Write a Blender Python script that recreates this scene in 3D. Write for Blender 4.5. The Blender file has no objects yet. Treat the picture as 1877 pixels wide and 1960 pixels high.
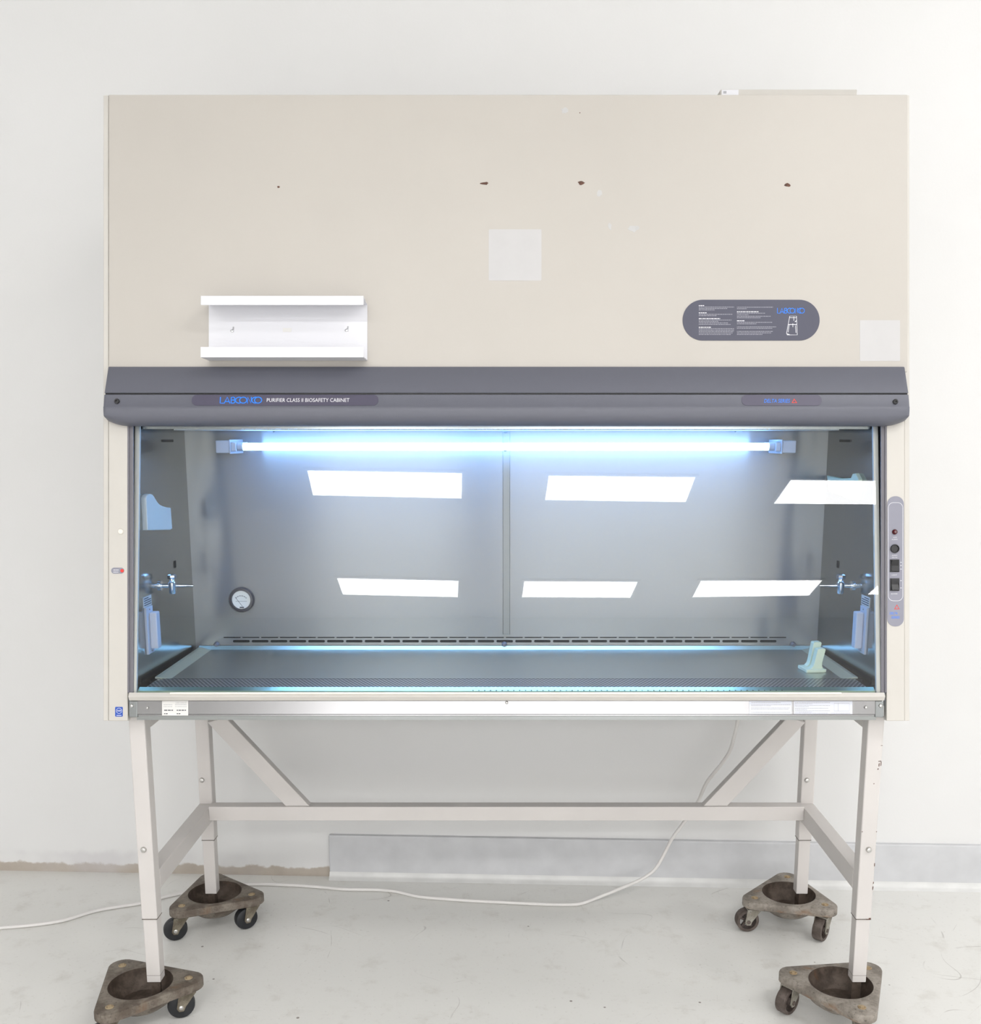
import bpy, bmesh, math, random
from mathutils import Vector, Matrix
random.seed(7)
C = bpy.context.scene.collection
R = math.radians
# ------------------------------------------------------------------ frames
TH = R(10.0); FPX = 1950.0; CX, CY = 969.0, 1180.0; ZP = 2.472; HC = 1.505
CAM = Vector((0, -2.434, HC))
FW = Vector((0, math.cos(TH), -math.sin(TH)))
UP = Vector((0, math.sin(TH), math.cos(TH)))
RT = Vector((1, 0, 0))
P0 = CAM + ZP * FW                      # foot of the camera axis on the sloped cabinet front
def frame(o, x, y, z):
    m = Matrix.Identity(4)
    for i, v in enumerate((x, y, z)):
        m[0][i], m[1][i], m[2][i] = v
    m[0][3], m[1][3], m[2][3] = o
    return m
MF = frame(P0, RT, UP, -FW)             # local axes of the sloped front: x, up the slope, outwards
def L(px, py, n=0.0):
    s = FPX / (ZP - n)
    return ((px - CX) / s, (CY - py) / s, n)
def ray(px, py):
    return FW + RT * ((px - CX) / FPX) - UP * ((py - CY) / FPX)
def on(px, py, x=None, y=None, z=None):
    d = ray(px, py)
    if x is not None: t = (x - CAM.x) / d.x
    elif y is not None: t = (y - CAM.y) / d.y
    else: t = (z - CAM.z) / d.z
    return CAM + t * d
TG = R(12.0)
GP = MF @ Vector(L(969, 1327, -0.004))
MG = frame(GP, RT, Vector((0, math.sin(TG), math.cos(TG))), Vector((0, -math.cos(TG), math.sin(TG))))
IM = Matrix.Identity(4)
# ------------------------------------------------------------------ materials
def newmat(name):
    m = bpy.data.materials.new(name); m.use_nodes = True
    nt = m.node_tree; b = nt.nodes['Principled BSDF']
    return m, nt, b
def pbr(name, col, rough=0.5, metal=0.0, var=0.0, scale=8.0, bump=0.0, bscale=200.0, spec=0.5, stretch=None):
    m, nt, b = newmat(name)
    b.inputs['Base Color'].default_value = (*col, 1)
    b.inputs['Roughness'].default_value = rough
    b.inputs['Metallic'].default_value = metal
    b.inputs['Specular IOR Level'].default_value = spec
    if var or bump:
        tc = nt.nodes.new('ShaderNodeTexCoord')
        src = tc.outputs['Object']
        if stretch:
            mp = nt.nodes.new('ShaderNodeMapping'); mp.inputs['Scale'].default_value = stretch
            nt.links.new(src, mp.inputs['Vector']); src = mp.outputs['Vector']
    if var:
        no = nt.nodes.new('ShaderNodeTexNoise'); no.inputs['Scale'].default_value = scale
        no.inputs['Detail'].default_value = 5
        nt.links.new(src, no.inputs['Vector'])
        rp = nt.nodes.new('ShaderNodeValToRGB')
        rp.color_ramp.elements[0].position = 0.3; rp.color_ramp.elements[1].position = 0.7
        rp.color_ramp.elements[0].color = (*[c * (1 - var) for c in col], 1)
        rp.color_ramp.elements[1].color = (*[min(1, c * (1 + var)) for c in col], 1)
        nt.links.new(no.outputs['Fac'], rp.inputs['Fac'])
        nt.links.new(rp.outputs['Color'], b.inputs['Base Color'])
    if bump:
        n2 = nt.nodes.new('ShaderNodeTexNoise'); n2.inputs['Scale'].default_value = bscale
        nt.links.new(src, n2.inputs['Vector'])
        bp = nt.nodes.new('ShaderNodeBump'); bp.inputs['Strength'].default_value = bump
        bp.inputs['Distance'].default_value = 0.002
        nt.links.new(n2.outputs['Fac'], bp.inputs['Height'])
        nt.links.new(bp.outputs['Normal'], b.inputs['Normal'])
    return m
def emit(name, col, s):
    m, nt, b = newmat(name)
    b.inputs['Base Color'].default_value = (0, 0, 0, 1)
    b.inputs['Emission Color'].default_value = (*col, 1)
    b.inputs['Emission Strength'].default_value = s
    return m
def mth(nt, op, a, b=None, c=None):
    n = nt.nodes.new('ShaderNodeMath'); n.operation = op
    for i, v in enumerate((a, b, c)):
        if v is None: continue
        if isinstance(v, (int, float)): n.inputs[i].default_value = v
        else: nt.links.new(v, n.inputs[i])
    return n.outputs[0]
def mixc(nt, fac, a, b):
    n = nt.nodes.new('ShaderNodeMix'); n.data_type = 'RGBA'
    if isinstance(fac, (int, float)): n.inputs[0].default_value = fac
    else: nt.links.new(fac, n.inputs[0])
    for i, v in ((6, a), (7, b)):
        if isinstance(v, tuple): n.inputs[i].default_value = (*v, 1)
        else: nt.links.new(v, n.inputs[i])
    return n.outputs[2]
def noise(nt, vec, scale, detail=3, rough=0.5, dist=0.0):
    n = nt.nodes.new('ShaderNodeTexNoise'); n.inputs['Scale'].default_value = scale
    n.inputs['Detail'].default_value = detail; n.inputs['Roughness'].default_value = rough
    n.inputs['Distortion'].default_value = dist
    nt.links.new(vec, n.inputs['Vector']); return n.outputs['Fac']
def smooth(nt, v, a, b):
    n = nt.nodes.new('ShaderNodeMapRange'); n.interpolation_type = 'SMOOTHSTEP'
    n.inputs['From Min'].default_value = a; n.inputs['From Max'].default_value = b
    nt.links.new(v, n.inputs['Value']); return n.outputs['Result']

M = {}
M['beige'] = pbr('beige_paint', (0.49, 0.46, 0.42), 0.42, var=0.02, scale=3.0, bump=0.05, bscale=500)
M['beige_light'] = pbr('beige_paint_light', (0.555, 0.53, 0.49), 0.40, var=0.02)
M['patch'] = pbr('unfaded_paint', (0.53, 0.52, 0.52), 0.55, var=0.02, scale=20)
M['residue'] = pbr('glue_residue', (0.50, 0.495, 0.49), 0.6, var=0.05, scale=60)
M['chip'] = pbr('bare_chip', (0.10, 0.045, 0.028), 0.7, var=0.5, scale=120)
M['valance'] = pbr('grey_moulding', (0.118, 0.122, 0.150), 0.45, bump=0.12, bscale=700)
M['plate'] = pbr('plate_violet_grey', (0.066, 0.060, 0.098), 0.4)
M['plate_blue'] = pbr('plate_slate', (0.066, 0.067, 0.10), 0.45)
M['panel_grey'] = pbr('control_grey', (0.25, 0.25, 0.30), 0.45)
M['logo_blue'] = pbr('logo_blue', (0.015, 0.21, 0.88), 0.5)
M['print_white'] = pbr('print_white', (0.75, 0.75, 0.78), 0.6)
M['print_dim'] = pbr('print_dim', (0.30, 0.30, 0.345), 0.6)
M['print_dark'] = pbr('print_dark', (0.10, 0.10, 0.11), 0.6)
M['print_grey'] = pbr('print_grey', (0.40, 0.40, 0.42), 0.6)
M['print_red'] = pbr('print_red', (0.65, 0.05, 0.035), 0.5)
M['black'] = pbr('black_plastic', (0.012, 0.012, 0.014), 0.3)
M['blackhole'] = pbr('dark_hole', (0.01, 0.012, 0.014), 0.9, spec=0.0)
M['seam'] = pbr('seam_dark', (0.16, 0.14, 0.12), 0.8)
M['track'] = pbr('track_grey', (0.15, 0.145, 0.165), 0.45)
M['guide'] = pbr('guide_light', (0.78, 0.74, 0.67), 0.4)
M['white'] = pbr('white_enamel', (0.72, 0.72, 0.755), 0.4)
M['sticker'] = pbr('sticker_white', (0.72, 0.71, 0.69), 0.5)
M['sticker_blue'] = pbr('sticker_bluewhite', (0.66, 0.68, 0.76), 0.5)
M['nsf'] = pbr('sticker_royal_blue', (0.012, 0.075, 0.42), 0.4)
M['chrome'] = pbr('chrome', (0.75, 0.76, 0.78), 0.12, 1.0)
M['screw'] = pbr('zinc_screw', (0.55, 0.54, 0.52), 0.3, 1.0)
M['stand'] = pbr('stand_enamel', (0.595, 0.565, 0.545), 0.4, var=0.03, scale=6)
M['plastic_green'] = pbr('pale_green_plastic', (0.72, 0.80, 0.62), 0.4)
M['plastic_pale'] = pbr('pale_plastic', (0.72, 0.73, 0.68), 0.4)
M['cord'] = pbr('white_cord', (0.74, 0.72, 0.70), 0.5)
M['led'] = pbr('dark_red_lens', (0.07, 0.004, 0.006), 0.12)
M['red_dot'] = pbr('red_dot', (0.75, 0.05, 0.04), 0.4)
M['socket'] = pbr('clear_socket', (0.55, 0.58, 0.68), 0.3)
M['bezel'] = pbr('gauge_bezel', (0.035, 0.03, 0.04), 0.3)
M['dial'] = pbr('gauge_dial', (0.80, 0.80, 0.78), 0.5)
M['rubber'] = pbr('black_tread', (0.014, 0.015, 0.018), 0.5, var=0.3, scale=40)
M['tube'] = emit('uv_tube_light', (0.22, 0.48, 1.0), 44.0)
M['diffuser'] = emit('ceiling_diffuser', (1.0, 0.99, 0.985), 18.5)

def steel(name, col=(0.60, 0.60, 0.585), rough=0.36, horiz=True, wav=0.03, aniso=0.0):
    m, nt, b = newmat(name)
    tc = nt.nodes.new('ShaderNodeTexCoord')
    mp = nt.nodes.new('ShaderNodeMapping')
    mp.inputs['Scale'].default_value = (0.8, 0.8, 260) if horiz else (2, 260, 2)
    nt.links.new(tc.outputs['Object'], mp.inputs['Vector'])
    br = noise(nt, mp.outputs['Vector'], 1.5, 4)
    lg = noise(nt, tc.outputs['Object'], 2.2, 2)
    b.inputs['Metallic'].default_value = 1.0
    b.inputs['Anisotropic'].default_value = aniso
    if aniso:
        tg = nt.nodes.new('ShaderNodeTangent'); tg.direction_type = 'UV_MAP'; tg.uv_map = 'brush'
        nt.links.new(tg.outputs[0], b.inputs['Tangent'])
    c = mixc(nt, br, tuple(v * 0.985 for v in col), tuple(min(1, v * 1.015) for v in col))
    nt.links.new(c, b.inputs['Base Color'])
    r = mth(nt, 'MULTIPLY_ADD', br, 0.012, rough - 0.006)
    nt.links.new(r, b.inputs['Roughness'])
    bp = nt.nodes.new('ShaderNodeBump'); bp.inputs['Strength'].default_value = wav
    bp.inputs['Distance'].default_value = 0.1
    nt.links.new(lg, bp.inputs['Height'])
    nt.links.new(bp.outputs['Normal'], b.inputs['Normal'])
    if aniso:
        b2 = nt.nodes.new('ShaderNodeBsdfDiffuse'); b2.inputs['Color'].default_value = (0.225, 0.225, 0.25, 1)
        mx = nt.nodes.new('ShaderNodeMixShader'); mx.inputs[0].default_value = 0.5
        nt.links.new(b.outputs[0], mx.inputs[1]); nt.links.new(b2.outputs[0], mx.inputs[2])
        nt.links.new(mx.outputs[0], nt.nodes['Material Output'].inputs['Surface'])
    return m
M['steel'] = steel('brushed_steel', (0.30, 0.296, 0.278), 0.21, wav=0.012, aniso=0.9)
M['steel_side'] = steel('brushed_steel_side', (0.34, 0.355, 0.355), 0.17)
M['steel_tray'] = steel('tray_steel', (0.43, 0.48, 0.475), 0.30, wav=0.02)  # slight green put into the colour for the lamp's turquoise cast
M['foil'] = steel('foil_steel', (0.50, 0.62, 0.46), 0.30, wav=0.0)  # greened so the steel colour itself carries the lamp's turquoise reflection
M['seam_steel'] = pbr('seam_steel', (0.20, 0.205, 0.21), 0.38, 1.0)
M['rim'] = pbr('rim_steel', (0.78, 0.86, 0.76), 0.38, 1.0)
M['steel_strip'] = steel('sill_steel', (0.33, 0.325, 0.325), 0.22, wav=0.03)
def rusty(name, a, b_, r_):
    m, nt, b = newmat(name)
    tc = nt.nodes.new('ShaderNodeTexCoord'); v = tc.outputs['Object']
    n1 = noise(nt, v, 22, 6, 0.65); n2 = noise(nt, v, 9, 4, 0.6, 0.6); n3 = noise(nt, v, 140, 3)
    c = mixc(nt, smooth(nt, n1, 0.35, 0.65), a, b_)
    c = mixc(nt, smooth(nt, n2, 0.56, 0.72), c, r_)
    c = mixc(nt, mth(nt, 'MULTIPLY', smooth(nt, n3, 0.55, 0.75), 0.5), c, (0.03, 0.025, 0.02))
    nt.links.new(c, b.inputs['Base Color']); b.inputs['Roughness'].default_value = 0.62
    b.inputs['Metallic'].default_value = 0.25
    bp = nt.nodes.new('ShaderNodeBump'); bp.inputs['Strength'].default_value = 0.3
    bp.inputs['Distance'].default_value = 0.003
    nt.links.new(n1, bp.inputs['Height']); nt.links.new(bp.outputs['Normal'], b.inputs['Normal'])
    return m
M['cast_left'] = rusty('worn_cast_brown', (0.115, 0.09, 0.07), (0.23, 0.20, 0.165), (0.15, 0.085, 0.045))
M['cast_right'] = rusty('worn_cast_grey', (0.19, 0.165, 0.14), (0.34, 0.305, 0.265), (0.22, 0.12, 0.06))
M['cup'] = rusty('rusted_cup', (0.055, 0.038, 0.028), (0.12, 0.09, 0.07), (0.13, 0.06, 0.025))
M['bolt_rust'] = rusty('rusted_bolt', (0.27, 0.17, 0.08), (0.42, 0.34, 0.22), (0.30, 0.13, 0.03))
M['fork'] = rusty('fork_metal', (0.24, 0.22, 0.18), (0.42, 0.40, 0.35), (0.25, 0.17, 0.10))
M['fork_dark'] = rusty('fork_dark_metal', (0.12, 0.10, 0.07), (0.28, 0.25, 0.19), (0.2, 0.12, 0.06))
M['iron_wheel'] = rusty('iron_wheel', (0.085, 0.065, 0.055), (0.16, 0.13, 0.115), (0.14, 0.06, 0.03))

def wall_mat():
    m, nt, b = newmat('wall_white_paint')
    tc = nt.nodes.new('ShaderNodeTexCoord'); v = tc.outputs['Object']
    sx = nt.nodes.new('ShaderNodeSeparateXYZ'); nt.links.new(v, sx.inputs[0])
    n1 = noise(nt, v, 3.0, 3); n2 = noise(nt, v, 14.0, 5, 0.6)
    c = mixc(nt, n1, (0.70, 0.697, 0.69), (0.735, 0.733, 0.73))
    h = mth(nt, 'MULTIPLY_ADD', n2, 0.05, sx.outputs['Z'])          # ragged paint edge by the floor
    f = smooth(nt, h, 0.062, 0.052)
    c = mixc(nt, f, c, mixc(nt, n2, (0.36, 0.31, 0.26), (0.52, 0.47, 0.41)))
    f2 = mth(nt, 'MULTIPLY', smooth(nt, h, 0.115, 0.085), smooth(nt, n1, 0.45, 0.6))
    c = mixc(nt, mth(nt, 'MULTIPLY', f2, 0.45), c, (0.52, 0.50, 0.52))
    nt.links.new(c, b.inputs['Base Color']); b.inputs['Roughness'].default_value = 0.5
    n3 = noise(nt, v, 160, 3)
    bp = nt.nodes.new('ShaderNodeBump'); bp.inputs['Strength'].default_value = 0.08; bp.inputs['Distance'].default_value = 0.002
    nt.links.new(n3, bp.inputs['Height']); nt.links.new(bp.outputs['Normal'], b.inputs['Normal'])
    return m
M['wall'] = wall_mat()
M['wall_far'] = pbr('far_wall_paint', (0.60, 0.60, 0.60), 0.6, var=0.04, scale=1.5)
M['wall_plain'] = pbr('side_wall_paint', (0.74, 0.74, 0.735), 0.6, var=0.02, scale=1.5)
M['ceil'] = pbr('ceiling_paint', (0.60, 0.60, 0.60), 0.7, var=0.03, scale=2.0)
M['base'] = pbr('baseboard_grey', (0.56, 0.565, 0.58), 0.45, var=0.06, scale=12)
M['base_strip'] = pbr('cove_strip', (0.66, 0.66, 0.65), 0.35, var=0.06, scale=15)
def floor_mat():
    m, nt, b = newmat('painted_concrete')
    tc = nt.nodes.new('ShaderNodeTexCoord'); v = tc.outputs['Object']
    n1 = noise(nt, v, 1.6, 4); n2 = noise(nt, v, 11, 6, 0.65); n3 = noise(nt, v, 90, 4, 0.6)
    c = mixc(nt, n1, (0.72, 0.715, 0.685), (0.78, 0.775, 0.75))
    c = mixc(nt, mth(nt, 'MULTIPLY', smooth(nt, n2, 0.52, 0.75), 0.35), c, (0.50, 0.47, 0.42))
    c = mixc(nt, mth(nt, 'MULTIPLY', smooth(nt, n3, 0.60, 0.72), 0.30), c, (0.42, 0.40, 0.36))
    # long faint scuffs: a thin contour of a large warped noise, broken up by a second one
    for k, (sc, w, msk) in enumerate(((2.3, 0.0014, 7.0), (3.7, 0.0016, 5.0), (1.3, 0.0009, 9.0))):
        mp = nt.nodes.new('ShaderNodeMapping'); mp.inputs['Location'].default_value = (3.1 * k, 7.7 * k, 1.3 * k)
        nt.links.new(v, mp.inputs['Vector'])
        q = noise(nt, mp.outputs['Vector'], sc, 1, 0.3, 0.4)
        d = mth(nt, 'ABSOLUTE', mth(nt, 'SUBTRACT', q, 0.5))
        ln = smooth(nt, d, w * 1.6, w * 0.4)
        mk = smooth(nt, noise(nt, mp.outputs['Vector'], msk, 3), 0.54, 0.68)
        c = mixc(nt, mth(nt, 'MULTIPLY', mth(nt, 'MULTIPLY', ln, mk), 0.4), c, (0.20, 0.17, 0.15))
    # dropped specks
    vo = nt.nodes.new('ShaderNodeTexVoronoi'); vo.inputs['Scale'].default_value = 11
    nt.links.new(v, vo.inputs['Vector'])
    sp = nt.nodes.new('ShaderNodeSeparateColor'); nt.links.new(vo.outputs['Color'], sp.inputs[0])
    s = mth(nt, 'MULTIPLY', smooth(nt, vo.outputs['Distance'], 0.055, 0.035), mth(nt, 'GREATER_THAN', sp.outputs[0], 0.72))
    c = mixc(nt, mth(nt, 'MULTIPLY', s, 0.8), c, (0.13, 0.10, 0.08))
    nt.links.new(c, b.inputs['Base Color'])
    r = mth(nt, 'MULTIPLY_ADD', n2, 0.25, 0.22); nt.links.new(r, b.inputs['Roughness'])
    bp = nt.nodes.new('ShaderNodeBump'); bp.inputs['Strength'].default_value = 0.12; bp.inputs['Distance'].default_value = 0.003
    nt.links.new(n3, bp.inputs['Height']); nt.links.new(bp.outputs['Normal'], b.inputs['Normal'])
    return m
M['floor'] = floor_mat()
def grille_mat():
    m, nt, b = newmat('perforated_steel')
    tc = nt.nodes.new('ShaderNodeTexCoord'); sx = nt.nodes.new('ShaderNodeSeparateXYZ')
    nt.links.new(tc.outputs['Object'], sx.inputs[0])
    p = 0.0105; q = p * 0.866 * 2
    def lat(ox, oy):
        a = mth(nt, 'SUBTRACT', mth(nt, 'FRACT', mth(nt, 'MULTIPLY_ADD', sx.outputs['X'], 1 / p, 100 + ox)), 0.5)
        c = mth(nt, 'SUBTRACT', mth(nt, 'FRACT', mth(nt, 'MULTIPLY_ADD', sx.outputs['Y'], 1 / q, 100 + oy)), 0.5)
        a = mth(nt, 'MULTIPLY', a, p); c = mth(nt, 'MULTIPLY', c, q)
        return mth(nt, 'SQRT', mth(nt, 'ADD', mth(nt, 'MULTIPLY', a, a), mth(nt, 'MULTIPLY', c, c)))
    d = mth(nt, 'MINIMUM', lat(0, 0), lat(0.5, 0.5))
    h = smooth(nt, d, 0.0037, 0.0031)
    nt.links.new(mixc(nt, h, (0.52, 0.52, 0.52), (0.01, 0.012, 0.014)), b.inputs['Base Color'])
    nt.links.new(mth(nt, 'SUBTRACT', 1.0, h), b.inputs['Metallic'])
    nt.links.new(mth(nt, 'MULTIPLY_ADD', h, 0.5, 0.3), b.inputs['Roughness'])
    return m
M['grille'] = grille_mat()
def glass_mat():
    m = bpy.data.materials.new('sash_glass'); m.use_nodes = True; nt = m.node_tree
    for n in list(nt.nodes): nt.nodes.remove(n)
    out = nt.nodes.new('ShaderNodeOutputMaterial'); mx = nt.nodes.new('ShaderNodeMixShader')
    tr = nt.nodes.new('ShaderNodeBsdfTransparent'); tr.inputs[0].default_value = (0.94, 0.965, 0.965, 1)
    gl = nt.nodes.new('ShaderNodeBsdfGlossy'); gl.inputs['Roughness'].default_value = 0.0
    fr = nt.nodes.new('ShaderNodeFresnel'); fr.inputs['IOR'].default_value = 1.52
    f = mth(nt, 'MINIMUM', mth(nt, 'MULTIPLY', fr.outputs[0], 1.35), 1.0)
    nt.links.new(f, mx.inputs[0]); nt.links.new(tr.outputs[0], mx.inputs[1]); nt.links.new(gl.outputs[0], mx.inputs[2])
    nt.links.new(mx.outputs[0], out.inputs['Surface'])
    return m
M['glass'] = glass_mat()

# ------------------------------------------------------------------ mesh builder
class MB:
    def __init__(self): self.bm = bmesh.new(); self.mats = []; self.cur = 0
    def mat(self, m):
        if m not in self.mats: self.mats.append(m)
        self.cur = self.mats.index(m); return self
    def face(self, vs):
        try:
            f = self.bm.faces.new(vs); f.material_index = self.cur; return f
        except ValueError: return None
    def v(self, p, m=IM): return self.bm.verts.new(m @ Vector(p))
    def prism(self, pts, d0, d1, m=IM, axis=2):
        """polygon pts (2-D) extruded between d0 and d1 along axis"""
        def mk(p, d):
            if axis == 2: return (p[0], p[1], d)
            if axis == 0: return (d, p[0], p[1])
            return (p[0], d, p[1])
        a = [self.v(mk(p, d0), m) for p in pts]; b = [self.v(mk(p, d1), m) for p in pts]
        n = len(pts)
        self.face(a[::-1]); self.face(b)
        for i in range(n): self.face([a[i], a[(i + 1) % n], b[(i + 1) % n], b[i]])
        return self
    def box(self, x0, x1, y0, y1, z0, z1, m=IM):
        return self.prism([(x0, y0), (x1, y0), (x1, y1), (x0, y1)], z0, z1, m)
    def lathe(self, prof, m=IM, seg=32, cap0=True, cap1=True):
        """prof: list of (r, z) about local z"""
        rings = []
        for r, z in prof:
            rings.append([self.v((r * math.cos(2 * math.pi * k / seg), r * math.sin(2 * math.pi * k / seg), z), m) for k in range(seg)])
        for a, b in zip(rings, rings[1:]):
            for k in range(seg): self.face([a[k], a[(k + 1) % seg], b[(k + 1) % seg], b[k]])
        if cap0: self.face(rings[0][::-1])
        if cap1: self.face(rings[-1])
        return self
    def cyl(self, p, q, r, seg=20, r2=None):
        p = Vector(p); q = Vector(q); d = q - p
        m = Matrix.Translation(p) @ d.to_track_quat('Z', 'Y').to_matrix().to_4x4()
        return self.lathe([(r, 0), (r if r2 is None else r2, d.length)], m, seg)
    def bar(self, p, q, w, h, up=(0, 0, 1)):
        p = Vector(p); q = Vector(q); z = (q - p).normalized(); x = Vector(up).cross(z).normalized(); y = z.cross(x)
        return self.box(-w / 2, w / 2, -h / 2, h / 2, 0, (q - p).length, frame(p, x, y, z))
    def tube(self, pts, r, seg=10):
        pts = [Vector(p) for p in pts]; rings = []; prev = None
        for i, p in enumerate(pts):
            t = (pts[min(i + 1, len(pts) - 1)] - pts[max(i - 1, 0)]).normalized()
            x = prev - t * prev.dot(t) if prev is not None else t.orthogonal()
            x.normalize(); y = t.cross(x); prev = x
            rings.append([self.bm.verts.new(p + r * (math.cos(2 * math.pi * k / seg) * x + math.sin(2 * math.pi * k / seg) * y)) for k in range(seg)])
        for a, b in zip(rings, rings[1:]):
            for k in range(seg): self.face([a[k], a[(k + 1) % seg], b[(k + 1) % seg], b[k]])
        self.face(rings[0][::-1]); self.face(rings[-1]); return self
    def ribbon(self, pts, w, n, m, closed=False):
        """flat stroke of width w along 2-D pts at height n of frame m"""
        P = [Vector(p) for p in pts]; k = len(P); l = []; r_ = []
        for i in range(k):
            if closed: t = P[(i + 1) % k] - P[i - 1]
            else: t = P[min(i + 1, k - 1)] - P[max(i - 1, 0)]
            t.normalize(); nn = Vector((-t.y, t.x)) * w / 2
            l.append(self.v((*(P[i] + nn), n), m)); r_.append(self.v((*(P[i] - nn), n), m))
        for i in range(k if closed else k - 1):
            j = (i + 1) % k; self.face([r_[i], r_[j], l[j], l[i]])
        return self
    def build(self, name, mat=None, parent=None, smooth_=False, bevel=0.0, seg=2, label=None, fix=True):
        if fix: bmesh.ops.recalc_face_normals(self.bm, faces=self.bm.faces)
        me = bpy.data.meshes.new(name); off = origin_of(parent)
        if off is not None: bmesh.ops.translate(self.bm, verts=self.bm.verts, vec=-off)
        self.bm.to_mesh(me); self.bm.free()
        for mm in (self.mats if self.mats else [mat]): me.materials.append(mm)
        if smooth_:
            for p in me.polygons: p.use_smooth = True
            me.set_sharp_from_angle(angle=R(38))
        o = bpy.data.objects.new(name, me); C.objects.link(o); o.parent = parent
        if bevel:
            b = o.modifiers.new('bevel', 'BEVEL'); b.width = bevel; b.segments = seg; b.limit_method = 'ANGLE'; b.angle_limit = R(40)
        if label: o['label'] = label
        return o
ORG = {}
def origin_of(p):
    while p is not None and p.name not in ORG: p = p.parent
    return ORG[p.name] if p is not None else None
def thing(name, label, cat, loc=(0, 0, 0), group=None):
    o = bpy.data.objects.new(name, None); C.objects.link(o); o.location = loc; o.empty_display_size = 0.1
    ORG[o.name] = Vector(loc); o['label'] = label; o['category'] = cat
    if group: o['group'] = group
    return o
def struct(o): o['kind'] = 'structure'; return o
def rrect(x0, x1, y0, y1, r, seg=8):
    r = min(r, abs(x1 - x0) / 2 - 1e-6, abs(y1 - y0) / 2 - 1e-6); out = []
    for cx, cy, a in ((x1 - r, y1 - r, 0), (x0 + r, y1 - r, 90), (x0 + r, y0 + r, 180), (x1 - r, y0 + r, 270)):
        for k in range(seg + 1):
            t = R(a + 90 * k / seg); out.append((cx + r * math.cos(t), cy + r * math.sin(t)))
    return out
def prect(px0, py0, px1, py1, n=0.0):
    a = L(px0, py1, n); b = L(px1, py0, n); return a[0], b[0], a[1], b[1]     # x0,x1,u0,u1
def text_into(mb, body, x, u, h, n, m, width=None, shear=0.0, align='LEFT', bold=0.0):
    cu = bpy.data.curves.new('t', 'FONT'); cu.body = body; cu.size = 1.0; cu.align_x = align; cu.shear = shear
    cu.offset = bold; cu.resolution_u = 3
    o = bpy.data.objects.new('t', cu); C.objects.link(o); dg = bpy.context.evaluated_depsgraph_get()
    me = bpy.data.meshes.new_from_object(o.evaluated_get(dg))
    C.objects.unlink(o); bpy.data.objects.remove(o)
    xs = [v.co.x for v in me.vertices]; cap = 0.73
    sy = h / cap; sx = sy if width is None else width / (max(xs) - min(xs))
    vs = [mb.v((x + v.co.x * sx, u + v.co.y * sy, n), m) for v in me.vertices]
    for p in me.polygons: mb.face([vs[i] for i in p.vertices])
    bpy.data.meshes.remove(me)
def arc(cx, cy, r, a0, a1, seg=20):
    return [(cx + r * math.cos(R(a0 + (a1 - a0) * k / seg)), cy + r * math.sin(R(a0 + (a1 - a0) * k / seg))) for k in range(seg + 1)]
def logo_into(mb, x, u, w, h, n, m, st):
    """wordmark of eight monoline capitals: round interlocking C and O"""
    # unit design: height 65, width 345
    s = h / 65.0; sx = w / 345.0
    lay = [n]
    def put(pts, closed=False):
        lay[0] += 0.00004; mb.ribbon([(x + p[0] * sx, u + p[1] * s) for p in pts], st, lay[0], m, closed)
    put([(3, 65), (3, 3), (32, 3)])
    put([(36, 0), (60, 63), (84, 0)]); put([(45, 19), (75, 19)])
    put([(93, 3), (93, 62), (108, 62)] + arc(108, 48, 14, 90, -90, 10) + [(93, 34)])
    put([(108, 34)] + arc(109, 18.5, 15.5, 90, -90, 10) + [(93, 3)])
    put(arc(158, 32.5, 29.5, 62, 298, 24))
    put(arc(192, 32.5, 29.5, 0, 360, 36)[:-1], True)
    put([(228, 0), (228, 63), (258, 2), (258, 65)])
    put(arc(293, 32.5, 29.5, 62, 298, 24))
    put(arc(315, 32.5, 29.5, 0, 360, 36)[:-1], True)
def lines_into(mb, x0, x1, u, h, n, m, rnd, fill=1.0):
    """one row of unreadably small print: word-long dashes"""
    x = x0; end = x0 + (x1 - x0) * fill
    while x < end:
        w = min(rnd.uniform(0.8, 3.4) * h, end - x)
        mb.box(x, x + w, u - h / 2, u + h / 2, n, n + 0.00015, m)
        x += w + 0.55 * h
def tri_into(mb, cx, cu, s, st, n, m):
    p = [(cx - s / 2, cu - s * 0.43), (cx + s / 2, cu - s * 0.43), (cx, cu + s * 0.43)]
    q = [(cx + (a - cx) * (1 - st), cu - s * 0.14 + (b - cu + s * 0.14) * (1 - st)) for a, b in p]
    for i in range(3):
        j = (i + 1) % 3
        mb.face([mb.v((*p[i], n), m), mb.v((*p[j], n), m), mb.v((*q[j], n), m), mb.v((*q[i], n), m)])

# ------------------------------------------------------------------ room shell
CEIL = 4.3
WY, WS = 0.868 + 0.004, -0.0422                       # wall behind the cabinet: y = WY + WS*x
def wy(x): return WY + WS * x
X0, X1, Y0 = -5.5, 6.5, -13.0
WANG = math.atan(WS)
b = MB(); b.prism([(X0, Y0), (X1, Y0), (X1, wy(X1)), (X0, wy(X0))], -0.1, 0.0); struct(b.build('floor', M['floor']))
b = MB(); b.prism([(X0, Y0), (X1, Y0), (X1, wy(X1)), (X0, wy(X0))], CEIL, CEIL + 0.1); struct(b.build('ceiling', M['ceil']))
b = MB(); b.prism([(X0 - .1, wy(X0 - .1)), (X1 + .1, wy(X1 + .1)), (X1 + .1, wy(X1 + .1) + 0.12), (X0 - .1, wy(X0 - .1) + 0.12)], -0.1, CEIL + 0.1); struct(b.build('wall_back', M['wall']))
b = MB(); b.box(X0 - 0.12, X0, Y0, wy(X0), -0.1, CEIL + 0.1); struct(b.build('wall_left', M['wall_plain']))
b = MB(); b.box(X1, X1 + 0.12, Y0, wy(X1), -0.1, CEIL + 0.1); struct(b.build('wall_right', M['wall_plain']))
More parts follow.
